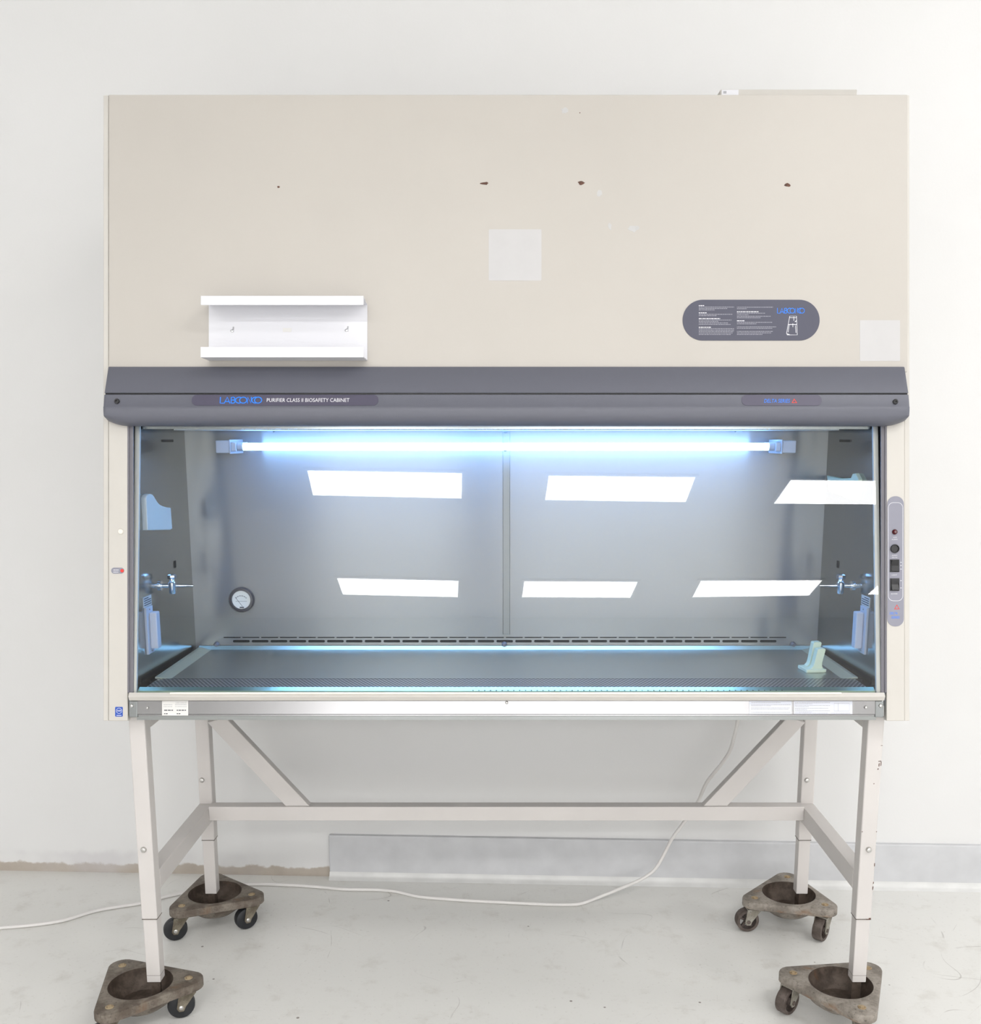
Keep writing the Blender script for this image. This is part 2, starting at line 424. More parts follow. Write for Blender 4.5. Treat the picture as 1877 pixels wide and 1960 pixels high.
b = MB(); OX0, OX1, OZ = -3.1, 3.8, 2.8  # opening and centre post invented to shape light under cabinet and in steel
for q_ in ((X0 - .12, OX0, -0.1, CEIL + 0.1), (OX1, X1 + .12, -0.1, CEIL + 0.1), (OX0, OX1, OZ, CEIL + 0.1), (-0.75, -0.05, -0.1, OZ)): b.box(q_[0], q_[1], Y0 - 0.12, Y0, q_[2], q_[3])
struct(b.build('wall_front', M['wall_far']))
# grey baseboard from behind the left rear leg to the right
def base_point(px, py):
    d = ray(px, py); t = (WY - CAM.y + WS * CAM.x) / (d.y - WS * d.x); return CAM + t * d
BX = base_point(632, 1650).x
WM = frame((BX, wy(BX), 0), (math.cos(WANG), math.sin(WANG), 0), (-math.sin(WANG), math.cos(WANG), 0), (0, 0, 1))
b = MB(); b.box(0, X1 - BX - 0.02, -0.016, 0.004, 0.0, 0.157, WM); struct(b.build('baseboard_back', M['base'], bevel=0.004))
prof = [(-0.016, 0.0), (-0.034, 0.0)] + [(-0.034 + 0.018 * math.sin(R(a)), 0.022 - 0.022 * math.cos(R(a)) + 0.003) for a in (15, 35, 55, 75, 90)]
b = MB(); b.prism([(p[0], p[1]) for p in prof], 0.0, X1 - BX - 0.02, WM @ frame((0, 0, 0), (0, 1, 0), (0, 0, 1), (1, 0, 0))); struct(b.build('trim_1', M['base_strip'], smooth_=True))

# ------------------------------------------------------------------ cabinet
cab = thing('biosafety_cabinet', 'wide beige biosafety cabinet with grey hood and lit glass sash on white stand', 'cabinet', (0, 0.3, 0.83))
def P(mb, name, mat, parent=None, **k): return mb.build(name, mat, parent or cab, **k)
HW = 0.979                                             # half width outside
ztop = (MF @ Vector(L(969, 181)))                      # front top edge
YB = 0.66
# --- shell
fb = MF @ Vector(L(969, 1380, -0.003)); ft = MF @ Vector(L(969, 182, -0.003))
for s in (-1, 1):
    b = MB(); x = sorted((s * HW, s * (HW - 0.0125)))
    b.prism([(fb.y, fb.z), (ft.y, ft.z), (YB, ft.z), (YB, fb.z)], x[0], x[1], IM, axis=0)
    P(b, 'side_panel', M['beige_light'], bevel=0.0015)
b = MB(); b.box(-HW + 0.013, HW - 0.013, ft.y + 0.02, YB, ft.z - 0.02, ft.z - 0.002); P(b, 'top_panel', M['beige'])
b = MB(); b.box(-HW + 0.013, HW - 0.013, YB - 0.012, YB, 0.845, ft.z - 0.02); P(b, 'back_panel', M['beige'])
b = MB(); b.box(-0.90, 0.90, -0.034, YB - 0.02, 0.826, 0.845); P(b, 'bottom_panel', M['steel_side'])
# --- upper front panel
x0, x1, u0, u1 = prect(207.5, 181, 1736.5, 712)
b = MB(); b.box(x0, x1, u0, u1, -0.02, 0.0, MF); front = P(b, 'front_panel', M['beige'], bevel=0.002)
for s in (-1, 1):
    b = MB(); xx = sorted((s * (HW - 0.0145), s * (HW - 0.0125))); b.box(xx[0], xx[1], L(0, 1378)[1], L(0, 183)[1], -0.014, -0.006, MF); P(b, 'seam_gap', M['seam'])
# paint chips
for cx, cy, w, h in ((533, 358, 6, 5), (928, 351, 17, 6), (1112, 350, 12, 10), (1507, 354, 14, 8)):
    pts = []; q = L(cx, cy)
    for k in range(11):
        t = 2 * math.pi * k / 11; rr = random.uniform(0.6, 1.1)
        pts.append((q[0] + rr * w / 2 / 788 * math.cos(t) * (1.15 if abs(math.cos(t)) > .9 else 1), q[1] + rr * h / 2 / 788 * math.sin(t)))
    b = MB(); b.prism(pts, -0.002, 0.0007, MF); P(b, 'paint_chip', M['chip'], front)
b = MB(); q = L(1109.5, 216); b.lathe([(0.0013, 0), (0.0013, 0.0006)], MF @ Matrix.Translation((q[0], q[1], 0)), 8); P(b, 'paint_chip', M['chip'], front)
for a in ((935, 439, 1036, 537), (1645, 613, 1722, 691)):
    x0, x1, u0, u1 = prect(*a); b = MB(); b.prism(rrect(x0, x1, u0, u1, 0.002, 2), -0.001, 0.0005, MF)
    P(b, 'paper_patch', M['patch'], front, label='pale square patch left by a removed notice')
for cx, cy, w, h in ((1081, 212, 17, 14), (1147, 370, 12, 16), (1211, 438, 28, 16), (1167, 433, 8, 16)):
    q = L(cx, cy); pts = []
    for k in range(14):
        t = 2 * math.pi * k / 14; rr = random.uniform(0.55, 1.0)
        pts.append((q[0] + rr * w / 1577 * math.cos(t), q[1] + rr * h / 1577 * math.sin(t)))
    b = MB(); b.prism(pts, -0.001, 0.0005, MF); P(b, 'residue_mark', M['residue'], front)
# instruction plate
x0, x1, u0, u1 = prect(1306, 574, 1568, 652)
b = MB(); b.prism(rrect(x0, x1, u0, u1, 0.049, 14), 0.0, 0.0012, MF); plate = P(b, 'instruction_plate', M['plate_blue'])
rnd = random.Random(3)
b = MB(); bh = MB()
yy = 587.0
plan = [('h', .16), ('l', 1.0), ('l', .8), ('l', .45), ('g', 0), ('h', .22), ('l', .95), ('l', .5), ('g', 0), ('h', .6), ('l', .92), ('l', .55), ('l', .82), ('l', .9), ('g', 0), ('h', .34), ('l', 1.0), ('l', 1.0), ('l', .98), ('l', .95), ('l', .9)]
def column(px0, px1, py0, py1, plan):
    st = (py1 - py0) / len(plan)
    for i, (k, w) in enumerate(plan):
        if k == 'g': continue
        a = L(px0, py0 + st * i, 0.0013); c = L(px1, 0, 0.0013)
        lines_into(bh if k == 'h' else b, a[0], c[0], a[1], 0.0020 if k == 'h' else 0.0017, 0.0013, MF, rnd, w)
column(1337, 1405, 585, 643, plan)
P(b, 'fine_print', M['print_dim'], plate); P(bh, 'print_heading', M['print_white'], plate); b = MB(); bh = MB()
column(1410, 1485, 588, 643, [('l', .92), ('l', .25), ('g', 0), ('h', .55), ('l', .72), ('l', .3), ('l', .86), ('l', .6), ('g', 0), ('h', .2), ('l', .9), ('l', .5), ('g', 0), ('l', 1.0), ('l', .9), ('g', 0), ('l', .92), ('l', .88), ('l', .65)])
P(b, 'fine_print', M['print_dim'], plate); P(bh, 'print_heading', M['print_white'], plate)
b = MB(); a = L(1487, 600, 0.0014); logo_into(b, a[0], a[1], 52 / 788, 10.5 / 788, 0.0014, MF, 0.0015); P(b, 'logo_lettering', M['logo_blue'], plate)
b = MB()
def pl(pts, w=0.0012, closed=False): b.ribbon([L(p[0], p[1], 0.0014)[:2] for p in pts], w, 0.0014, MF, closed)
pl([(1511, 605), (1524, 605), (1525.5, 641), (1506, 641), (1505, 638)], closed=True); pl([(1511, 608), (1524, 608)]); pl([(1508.5, 621), (1525, 621)], 0.0016)
pl([(1519, 606), (1519, 614)]); pl([(1517, 619), (1517, 626)]); pl([(1510, 622), (1508, 636)]); pl([(1522, 623), (1523, 637)]); pl([(1506, 639), (1511, 641)], 0.0022); pl([(1521, 616), (1524, 614)], 0.002)
P(b, 'cabinet_diagram', M['print_white'], plate)
# --- cover lying behind the top edge
b = MB(); p = on(1371, 171, y=0.36); q = on(1640, 176, y=0.36)
b.box(p.x + 0.01, q.x, 0.36, 0.62, ft.z - 0.002, p.z); P(b, 'exhaust_cover', M['beige_light'], bevel=0.002)
p2 = on(1381, 172, y=0.359); q2 = on(1413, 178, y=0.359)
b = MB(); b.box(p2.x, q2.x, 0.3585, 0.3598, ft.z - 0.001, p2.z); st = P(b, 'label_sticker', M['white'])
b = MB(); b.box(p2.x + 0.004, p2.x + 0.012, 0.358, 0.3583, p2.z - 0.009, p2.z - 0.003); P(b, 'label_print', M['print_grey'], st)
# --- valance (grey hood)
prof = [(702, -0.004), (702, 0.006), (703.5, 0.010), (752, 0.034), (752.5, 0.028), (755, 0.028), (755.5, 0.0355), (777.5, 0.041), (779, 0.0425), (786, 0.042), (795, 0.040), (803, 0.035), (809, 0.027), (813.5, 0.016), (816, 0.002), (816, -0.032), (800, -0.032)]
b = MB(); vx = L(201, 0, 0.03)[0]; hwv = -vx
xs = [-hwv, -hwv + 0.004, -hwv + 0.010, -hwv + 0.018, -hwv + 0.03, -hwv + 0.048, -hwv + 0.06]; xs = xs + [-x for x in xs[::-1]]
rows = []
ubot = L(0, 816, 0.0)[1]
for x in xs:
    e = hwv - abs(x); lift = 0.012 * max(0.0, 1 - e / 0.05) ** 2 * 1.0
    row = []
    for r_, n in prof:
        u = L(0, r_, n)[1]
        if r_ > 795: u = u + lift * min(1.0, (r_ - 795) / 15.0)
        row.append(b.v((x, u, n if e > 0.001 else n * 0.96), MF))
    rows.append(row)
for a, c in zip(rows, rows[1:]):
    for k in range(len(prof) - 1): b.face([a[k], c[k], c[k + 1], a[k + 1]])
b.face(rows[0]); b.face(rows[-1][::-1])
for f in b.bm.faces: pass
val = P(b, 'valance', M['valance'], smooth_=True)
b = MB(); a = L(0, 754.6, 0.030); c = L(0, 752.6, 0.030); b.box(-hwv + 0.001, hwv - 0.001, a[1], c[1], 0.028, 0.0305, MF); P(b, 'groove_strip', M['black'], val)
for px, py in ((224, 768), (1713, 769)):
    q = L(px, py, 0.04); b = MB(); b.lathe([(0.0062, 0.034), (0.0062, 0.0425), (0.005, 0.0438), (0.0028, 0.0438), (0.0026, 0.041)], MF @ Matrix.Translation((q[0], q[1], 0)), 20); P(b, 'screw', M['black'], val, smooth_=True)
# the lower band leans: frame lying on it
ba = Vector((0, *L(0, 755.5, 0.0355)[1:])); bb = Vector((0, *L(0, 777.5, 0.041)[1:]))
bu = (ba - bb).normalized(); MV = MF @ frame(bb, (1, 0, 0), bu, Vector((1, 0, 0)).cross(bu)); blen = (ba - bb).length
def bandx(px): return L(px, 0, 0.0385)[0]
for px0, px1, nm in ((367, 724, 0), (1419, 1572, 1)):
    b = MB(); b.prism(rrect(bandx(px0), bandx(px1), 0.0015, blen - 0.0005, 0.0125, 10), -0.001, 0.0009, MV); npl = P(b, 'name_plate', M['plate'])
    if nm == 0:
        b = MB(); logo_into(b, bandx(421), 0.0065, bandx(501) - bandx(421), 0.0165, 0.0011, MV, 0.0024); P(b, 'logo_lettering', M['logo_blue'], npl)
        b = MB(); text_into(b, 'PURIFIER CLASS II BIOSAFETY CABINET', bandx(510), 0.0105, 0.0098, 0.0011, MV, width=bandx(668) - bandx(510)); P(b, 'lettering', M['print_white'], npl)
    else:
        b = MB(); text_into(b, 'DELTA SERIES', bandx(1461), 0.0085, 0.0100, 0.0011, MV, width=bandx(1511) - bandx(1461), shear=0.25); P(b, 'lettering', M['logo_blue'], npl, label='blue slanted lettering')
        b = MB(); tri_into(b, bandx(1519.5), 0.0135, 0.0135, 0.42, 0.0011, MV); P(b, 'triangle_mark', M['print_red'], npl)
# --- side columns
for s in (-1, 1):
    a, c = (207.5, 244) if s < 0 else (1696.5, 1731)
    x0, x1, u0, u1 = prect(a, 806, c, 1380)
    b = MB(); b.box(x0, x1, u0, u1, -0.02, 0.0, MF); P(b, 'side_column', M['beige_light'], bevel=0.002)
    a, c = (243.5, 254) if s < 0 else (1686.5, 1697)
    x0, x1, u0, u1 = prect(a, 812, c, 1326); xm = (x0 + x1) / 2
    b = MB(); b.box(x0, x1, u0, u1, -0.008, -0.003, MF); b.box(x0 if s < 0 else xm + 0.002, xm - 0.002 if s < 0 else x1, u0, u1, -0.003, 0.0, MF); P(b, 'sash_track', M['track'], bevel=0.001)
b = MB(); q = L(231.5, 1017.5); b.lathe([(0.0065, 0), (0.0065, 0.003), (0.005, 0.0045)], MF @ Matrix.Translation((*q[:2], 0)), 24); P(b, 'plug_cap', M['guide'], smooth_=True)
x0, x1, u0, u1 = prect(213, 1086.5, 237.5, 1098); b = MB(); b.prism(rrect(x0, x1, u0, u1, 0.0072), 0, 0.001, MF); tag_ = P(b, 'pill_label', M['panel_grey'])
b = MB(); q = L(234, 1092.5); b.lathe([(0.0042, 0.001), (0.0042, 0.002), (0.003, 0.0026)], MF @ Matrix.Translation((*q[:2], 0)), 18); P(b, 'red_dot', M['red_dot'], tag_)
b = MB(); a = L(217, 1091, 0.0012); c = L(228, 0, 0.0012); lines_into(b, a[0], c[0], a[1], 0.0016, 0.0011, MF, rnd, .9); a = L(217, 1095, 0.0012); lines_into(b, a[0], c[0], a[1], 0.0016, 0.0011, MF, rnd, .9); P(b, 'label_print', M['print_white'], tag_)
x0, x1, u0, u1 = prect(220.5, 1353, 235, 1371.5); b = MB(); b.prism(rrect(x0, x1, u0, u1, 0.002), 0, 0.0008, MF); ns = P(b, 'certification_sticker', M['nsf'])
b = MB(); q = L(227.8, 1360.5, 0.001)
b.ribbon(arc(q[0], q[1], 0.0066, 0, 360, 24)[:-1], 0.0008, 0.001, MF, True)
text_into(b, 'NSF', q[0] - 0.0046, q[1] - 0.0018, 0.0042, 0.001, MF, width=0.0092, bold=0.01)
a = L(223, 1369.3, 0.001); b.box(a[0], a[0] + 0.012, a[1] - 0.0006, a[1] + 0.0006, 0.0008, 0.001, MF); P(b, 'sticker_print', M['print_white'], ns)
# --- control panel
x0, x1, u0, u1 = prect(1697.5, 950, 1729, 1199); b = MB(); b.prism(rrect(x0, x1, u0, u1, 0.019, 12), 0, 0.0014, MF); cp = P(b, 'control_panel', M['panel_grey'])
x0, x1, u0, u1 = prect(1699.8, 962, 1727.2, 1150, 0.0016); b = MB(); b.ribbon(rrect(x0, x1, u0, u1, 0.012, 8), 0.0009, 0.0016, MF, True); P(b, 'border_line', M['print_white'], cp)
q = L(1711.3, 1018.3); b = MB(); b.lathe([(0.0065, 0.001), (0.0065, 0.003), (0.0055, 0.006), (0.003, 0.008)], MF @ Matrix.Translation((*q[:2], 0)), 24); P(b, 'indicator_light', M['led'], cp, smooth_=True)
q = L(1711.0, 1050.4); b = MB(); b.lathe([(0.0105, 0.001), (0.0105, 0.006), (0.0095, 0.007), (0.0088, 0.007), (0.0080, 0.004)], MF @ Matrix.Translation((*q[:2], 0)), 28); P(b, 'push_button', M['black'], cp, smooth_=True)
for py0, py1 in ((1071, 1095), (1107, 1131)):
    x0, x1, u0, u1 = prect(1702.3, py0, 1719.8, py1); b = MB(); b.box(x0, x1, u0, u1, 0.001, 0.004, MF)
    uu = (u0 + u1) / 2; b.prism([(u0 + .002, .004), (u1 - .002, .004), (u1 - .002, .009 if py0 < 1100 else .006), (uu, .005), (u0 + .002, .006 if py0 < 1100 else .009)], x0 + .0025, x1 - .0025, MF, axis=0); P(b, 'rocker_switch', M['black'], cp, bevel=0.0006)
for t, px, py, w in (('LOW', 1709, 1029.5, 7), ('ALARM', 1706, 1033.5, 11), ('ALARM', 1706.5, 1064, 10), ('MUTE', 1706.5, 1068, 10), ('LIGHT', 1706, 1101.5, 10), ('BLOWER', 1705, 1137.5, 12)):
    b = MB(); a = L(px, py, 0.0016); text_into(b, t, a[0], a[1], 0.0026, 0.0016, MF, width=w / 788); P(b, 'lettering', M['print_white'], cp)
for py in (1077, 1083, 1090, 1112, 1126):
    b = MB(); a = L(1723, py, 0.0016); b.box(a[0], a[0] + 0.0024, a[1], a[1] + 0.0018, 0.0014, 0.0016, MF); P(b, 'switch_mark', M['print_white'], cp)
b = MB(); q = L(1716, 1161.5, 0.0016); tri_into(b, q[0], q[1], 0.0135, 0.38, 0.0016, MF); P(b, 'triangle_mark', M['print_red'], cp)
b = MB(); a = L(1702, 1176, 0.0016); text_into(b, 'DELTA', a[0], a[1], 0.0062, 0.0016, MF, width=0.0185, shear=0.2); a = L(1705, 1184, 0.0016); text_into(b, 'SERIES', a[0], a[1], 0.0062, 0.0016, MF, width=0.0205, shear=0.2); P(b, 'series_lettering', M['logo_blue'], cp)
# --- glass sash
gx = 0.9185; gh = 0.672
b = MB(); vs = [b.v(p, MG) for p in ((-gx, 0, 0), (gx, 0, 0), (gx, gh, 0), (-gx, gh, 0))]; b.face(vs); sash = P(b, 'glass_sash', M['glass'], fix=False)
for s in (-1, 1):
    x = sorted((s * 0.9000, s * 0.912)); b = MB(); b.box(x[0], x[1], 0.001, gh, -0.011, -0.003, MG); P(b, 'sash_guide', M['guide'])
# sash handle rail
b = MB(); hx0 = L(246, 0, 0.012)[0]; hx1 = L(1693, 0, 0.012)[0]
pr = [(1325.5, -0.012), (1325.5, 0.010), (1333.5, 0.016), (1341, 0.009), (1341, -0.012)]
b.prism([(L(0, r_, n)[1], n) for r_, n in pr], hx0, hx1, MF, axis=0); hd = P(b, 'sash_handle', M['beige_light'], bevel=0.0012)
b = MB(); x0 = L(325, 0, .012)[0]; x1 = L(1610, 0, .012)[0]; a = L(0, 1328.8, .0135); c = L(0, 1325.2, .0135); b.box(x0, x1, a[1], c[1], 0.006, 0.0145, MF); P(b, 'handle_lip', M['guide'], hd, bevel=0.001)
# --- stainless sill strip
x0, x1, u0, u1 = prect(261, 1341, 1676, 1367.5, -0.003); b = MB(); b.box(x0, x1, u0, u1, -0.02, -0.003, MF); b.box(x0, x1, u0 - 0.004, u0, -0.03, -0.006, MF); sill = P(b, 'sill_strip', M['steel_strip'], bevel=0.001)
for px0, px1 in ((246.5, 263), (1674.5, 1691)):
    x0, x1, u0, u1 = prect(px0, 1341, px1, 1373, -0.002); b = MB(); b.box(x0, x1, u0, u1, -0.02, -0.0015, MF); P(b, 'end_bracket', M['steel_side'], bevel=0.002)
for px, py, r_ in ((252, 1351, .0045), (282, 1355, .003), (1657, 1354, .004), (1685, 1351, .0048), (969.5, 1345, .0036)):
    q = L(px, py); b = MB(); b.lathe([(r_, -0.002), (r_, 0.0), (r_ * .75, 0.0025), (r_ * .3, 0.0033)], MF @ Matrix.Translation((*q[:2], 0)), 18); P(b, 'screw', M['screw'], smooth_=True)
def sticker(px0, py0, px1, py1, mat, rows, n=-0.0022, split=None):
    x0, x1, u0, u1 = prect(px0, py0, px1, py1, n); b = MB(); b.box(x0, x1, u0, u1, n - 0.0006, n, MF); s_ = P(b, 'label_sticker', mat)
    b = MB(); 
    for px_a, px_b, py, h, fill in rows:
        a = L(px_a, py, n); c = L(px_b, py, n); lines_into(b, a[0], c[0], a[1], h, n, MF, rnd, fill)
    P(b, 'label_print', M['print_grey'], s_); return s_
s1 = sticker(310, 1341.5, 360, 1369.5, M['sticker'], [(313, 330, y, .0014, 1) for y in (1349, 1352.5)] + [(335, 357, y, .0014, 1) for y in (1349, 1352.5)])
b = MB()
for px_a, px_b in ((314, 331), (338, 357)):
    a = L(px_a, 1359.5, -0.002); c = L(px_b, 1359.5, -0.002); lines_into(b, a[0], c[0], a[1], 0.0026, -0.0021, MF, rnd, 1); a = L(px_a, 1366, -0.002); lines_into(b, a[0], a[0] + 0.009, a[1], 0.0024, -0.0021, MF, rnd, 1)
P(b, 'dark_print', M['print_dark'], s1)
b = MB(); a = L(336, 1346.5, -0.002); text_into(b, 'LABCONCO', a[0], a[1], 0.0036, -0.002, MF, width=20 / 788); P(b, 'lettering', M['print_grey'], s1)
sticker(1433.5, 1342, 1515, 1366.5, M['sticker_blue'], [(1437, 1513, y, .0013, f) for y, f in ((1345, .75), (1349, 1), (1351, .5), (1355, .97), (1357.5, .95), (1363.5, 1))])
s2 = sticker(1519, 1342, 1631, 1366.5, M['sticker_blue'], [(1521, 1588, y, .0013, f) for y, f in ((1345, 1), (1347.5, .5), (1350.5, 1), (1352.5, .4), (1355.5, .95), (1358, .35), (1360.5, 1), (1363, .5), (1365, .95))] + [(1590, 1627, 1365, .0013, 1)])
b = MB(); x0, x1, u0, u1 = prect(1596, 1346, 1625, 1361, -.002); b.ribbon([(x0, u0), (x1, u0), (x1, u1), (x0, u1)], .0008, -.0019, MF, True); b.ribbon([(x0 + .01, u0), (x0 + .01, u1)], .0008, -.0019, MF); P(b, 'wiring_diagram', M['print_grey'], s2)

# ------------------------------------------------------------------ interior
def brush_uv(o):                                       # brushing runs along x: tangent of the grain spread is vertical
    me = o.data; uv = me.uv_layers.new(name='brush')
    for l in me.loops:
        v_ = me.vertices[l.vertex_index].co; uv.data[l.index].uv = (v_.z, v_.x + 0.37 * v_.y)
YI = 0.46; ZT = 0.907; ZC = 1.524; XI = 0.90
b = MB(); b.box(-XI - 0.01, XI + 0.01, YI, YI + 0.012, 0.85, ZC + 0.03); back = P(b, 'interior_back_wall', M['steel']); brush_uv(back)
def XW(y): return 0.9125 - 0.0272 * y               # the side walls toe in slightly
gfrontb = MG @ Vector((0, -0.02, -0.006)); gfrontt = MG @ Vector((0, gh, -0.006))
for s in (-1, 1):
    x = sorted((s * XI, s * (XI + 0.012)))
    b = MB(); yzs = [(gfrontb.y + 0.014, 0.848), (gfrontb.y + 0.014, gfrontb.z), (gfrontt.y + 0.014, gfrontt.z), (YI, ZC + 0.03), (YI, 0.848)]
    va = [b.v((s * XW(y_), y_, z_)) for y_, z_ in yzs]; vb_ = [b.v((s * (XW(y_) + 0.005), y_, z_)) for y_, z_ in yzs]; b.face(va); b.face(vb_[::-1])
    for k in range(5): b.face([va[k], va[(k + 1) % 5], vb_[(k + 1) % 5], vb_[k]])
    sw = P(b, 'interior_side_wall', M['steel_side'])
    def mir(px): return px if s < 0 else 2 * CX - px
    xw = s * (XW(0.335) - 0.0012)
    for (pa, pb) in (((312, 841.5), (332, 846)), ((333.5, 1074), (337.5, 1086))):
        p = on(mir(pa[0]), pa[1], x=xw); q = on(mir(pb[0]), pb[1], x=xw)
        b = MB(); xx = sorted((s * (XW(0.335) + 0.003), xw)); b.box(xx[0], xx[1], min(p.y, q.y), max(p.y, q.y), min(p.z, q.z), max(p.z, q.z)); P(b, 'wall_slot', M['blackhole'], sw)
    # electrical outlet with a flip cover and a notice above it
    xw1 = XW(0.10); xo = s * (xw1 - 0.005); p = on(mir(279.5), 1164, x=xo); q = on(mir(297), 1243, x=xo)
    ya, yb, za, zb = p.y, q.y, q.z - 0.004, p.z
    b = MB(); xx = sorted((s * (xw1 + 0.003), xo)); b.box(xx[0], xx[1], ya, yb, za, zb); oc = P(b, 'outlet_plate', M['sticker_blue'], bevel=0.001, label='white outlet cover plate on the side wall')
    b = MB(); xx = sorted((xo, s * (xw1 - 0.024))); b.box(xx[0], xx[1], ya + 0.016, yb - 0.004, za + 0.012, zb - 0.014); P(b, 'flip_cover', M['sticker_blue'], oc, bevel=0.003)
    for zz in (za + 0.006, zb - 0.007):
        b = MB(); b.cyl((xo, (ya + yb) / 2, zz), (xo - s * 0.0015, (ya + yb) / 2, zz), 0.002, 10); P(b, 'screw', M['screw'], oc)
    xo2 = s * (xw1 - 0.0017); b = MB(); xx = sorted((s * (xw1 + 0.003), xo2)); b.box(xx[0], xx[1], ya - 0.006, ya + 0.052, zb + 0.001, zb + 0.027); nt_ = P(b, 'notice_sticker', M['sticker'])
    b = MB(); xx = sorted((xo2, s * (xw1 - 0.002)))
    for k in range(4): b.box(xx[0], xx[1], ya - 0.002, ya + (0.048 if k < 3 else 0.03), zb + 0.005 + k * 0.0055, zb + 0.0075 + k * 0.0055)
    P(b, 'sticker_print', M['print_dark'], nt_)
    # service valve
    vp = Vector((s * 0.875, 0.209, 1.139)); xv = XW(0.209); vp.z = on(mir(330), 1121, y=0.209).z
    b = MB(); b.cyl((s * (xv + .002), vp.y, vp.z), (s * (xv - 0.004), vp.y, vp.z), 0.013); b.cyl((s * xv, vp.y, vp.z), vp, 0.006)
    b.lathe([(0.007, -0.021), (0.009, -0.018), (0.009, -0.008), (0.0105, -0.002), (0.0105, 0.008), (0.007, 0.012), (0.006, 0.019)], Matrix.Translation(vp), 20); vb = P(b, 'service_valve', M['chrome'], smooth_=True)
    b = MB(); b.lathe([(0.006, 0.017), (0.012, 0.019), (0.013, 0.023), (0.012, 0.028), (0.008, 0.031)], Matrix.Translation(vp), 8); P(b, 'valve_knob', M['chrome'], vb)
    b = MB(); prn = []
    z_ = 0.0
    for k in range(9): prn += [(0.0052 - 0.0002 * k, z_), (0.0036 - 0.0001 * k, z_ + 0.0052)]; z_ += 0.0055
    b.lathe(prn, Matrix.Translation(vp + Vector((-s * 0.006, 0, 0))) @ Vector((-s, 0, 0)).to_track_quat('Z', 'Y').to_matrix().to_4x4(), 14); P(b, 'hose_barb', M['chrome'], vb)
# pale plastic brackets fixed to the side walls
pl_ = [(280, 953), (282.4, 947.5), (286, 945.6), (289.5, 945.4), (292.5, 947), (295, 950), (298, 955), (302, 961.4), (306, 965.6), (312, 968.8), (320, 971), (327, 971.8), (330, 1011.8), (326.3, 1014.2), (283, 1015)]
pr_ = [(1581.5, 910), (1607.5, 915.6), (1627.5, 914.7), (1631, 907), (1636, 906), (1642, 918), (1633, 958), (1586, 941)]
for s, pts, mt in ((-1, pl_, 'plastic_pale'), (1, pr_, 'plastic_green')):
    xq = s * (XW(0.15) - 0.012); w = [on(p[0], p[1], x=xq) for p in pts]; b = MB(); xx = sorted((s * (XW(0.15) + 0.003), xq))
    b.prism([(p.y, p.z) for p in w], xx[0], xx[1], IM, axis=0); P(b, 'rod_bracket', M[mt], bevel=0.002, label='pale plastic bracket on the %s inner wall' % ('left' if s < 0 else 'right'))
# ceiling of the chamber
b = MB(); b.box(-XI, XI, gfrontt.y + 0.01, YI, ZC, ZC + 0.012); P(b, 'interior_ceiling', M['steel_side'])
b = MB(); b.box(-0.836, 0.836, 0.17, YI - 0.02, ZC - 0.0025, ZC); P(b, 'ceiling_filter_screen', M['guide'])
for px in (518, 967, 1413):
    p = on(px, 818, y=0.42); b = MB(); b.box(p.x - 0.008, p.x + 0.008, 0.41, 0.43, ZC - 0.006, ZC - 0.0025); P(b, 'filter_clip', M['track'])
# seam cover and studs, slots
sc0 = on(962, 900, y=YI - 0.002).x; sc1 = on(976, 900, y=YI - 0.002).x
b = MB(); zb_ = on(969, 1214, y=YI).z; b.box(sc0, sc1, YI - 0.003, YI, zb_, ZC); P(b, 'seam_cover', M['seam_steel'], back, bevel=0.001)
for px, py in ((967, 825), (967, 860)):
    p = on(px, py, y=YI - 0.003); b = MB(); b.lathe([(0.006, 0), (0.005, 0.003), (0.002, 0.005)], Matrix.Translation(p) @ frame((0, 0, 0), (1, 0, 0), (0, 0, 1), (0, -1, 0)), 16); P(b, 'stud', M['chrome'], back, smooth_=True)
for px in (415, 965, 1517):
    p = on(px, 1233, y=YI - 0.001); b = MB(); b.lathe([(0.008, 0), (0.008, 0.006), (0.004, 0.012)], Matrix.Translation(p) @ frame((0, 0, 0), (1, 0, 0), (0, 0, 1), (0, -1, 0)), 14); P(b, 'stud', M['track'], back)
ZI = Matrix.Identity(4); SF = frame((0, YI - 0.0008, 0), (1, 0, 0), (0, 0, 1), (0, -1, 0))
b = MB()
for k in range(29):
    p = on(446 + 36.0 * k, 1229.5, y=YI); q = on(477.5 + 36.0 * k, 1225, y=YI); b.prism(rrect(p.x, q.x, p.z, q.z, 0.003, 4), -0.0008, 0.0, SF)
for k in range(30):
    p = on(428 + 36.0 * k, 1221, y=YI); q = on(460 + 36.0 * k, 1219.2, y=YI); b.box(p.x, q.x, p.z, q.z, -0.0008, 0.0, SF)
P(b, 'exhaust_slots', M['blackhole'], back)
# work surface, grille, front lip
YG = 0.072; YF = -0.012
b = MB(); b.box(-XI + 0.012, XI - 0.012, YG + 0.004, YI - 0.004, ZT - 0.02, ZT - 0.006)
tray = P(b, 'work_surface', M['steel_tray']); b = MB()
for s in (-1, 1):
    b.prism([(s * (XI - 0.012), ZT - 0.006), (s * (XI - 0.012), ZT), (s * (XI - 0.02), ZT), (s * (XI - 0.05), ZT - 0.006)], YG + 0.004, YI - 0.004, IM, axis=1)
b.prism([(YI - 0.004, ZT - 0.006), (YI - 0.004, ZT + 0.003), (YI - 0.010, ZT + 0.003), (YI - 0.019, ZT - 0.006)], -XI + 0.012, XI - 0.012, IM, axis=0)
P(b, 'tray_rim', M['rim'], tray)
b = MB(); b.box(-XI + 0.001, XI - 0.001, YG + 0.0005, YG + 0.0035, ZT - 0.02, ZT - 0.004); P(b, 'tray_gap', M['blackhole'])
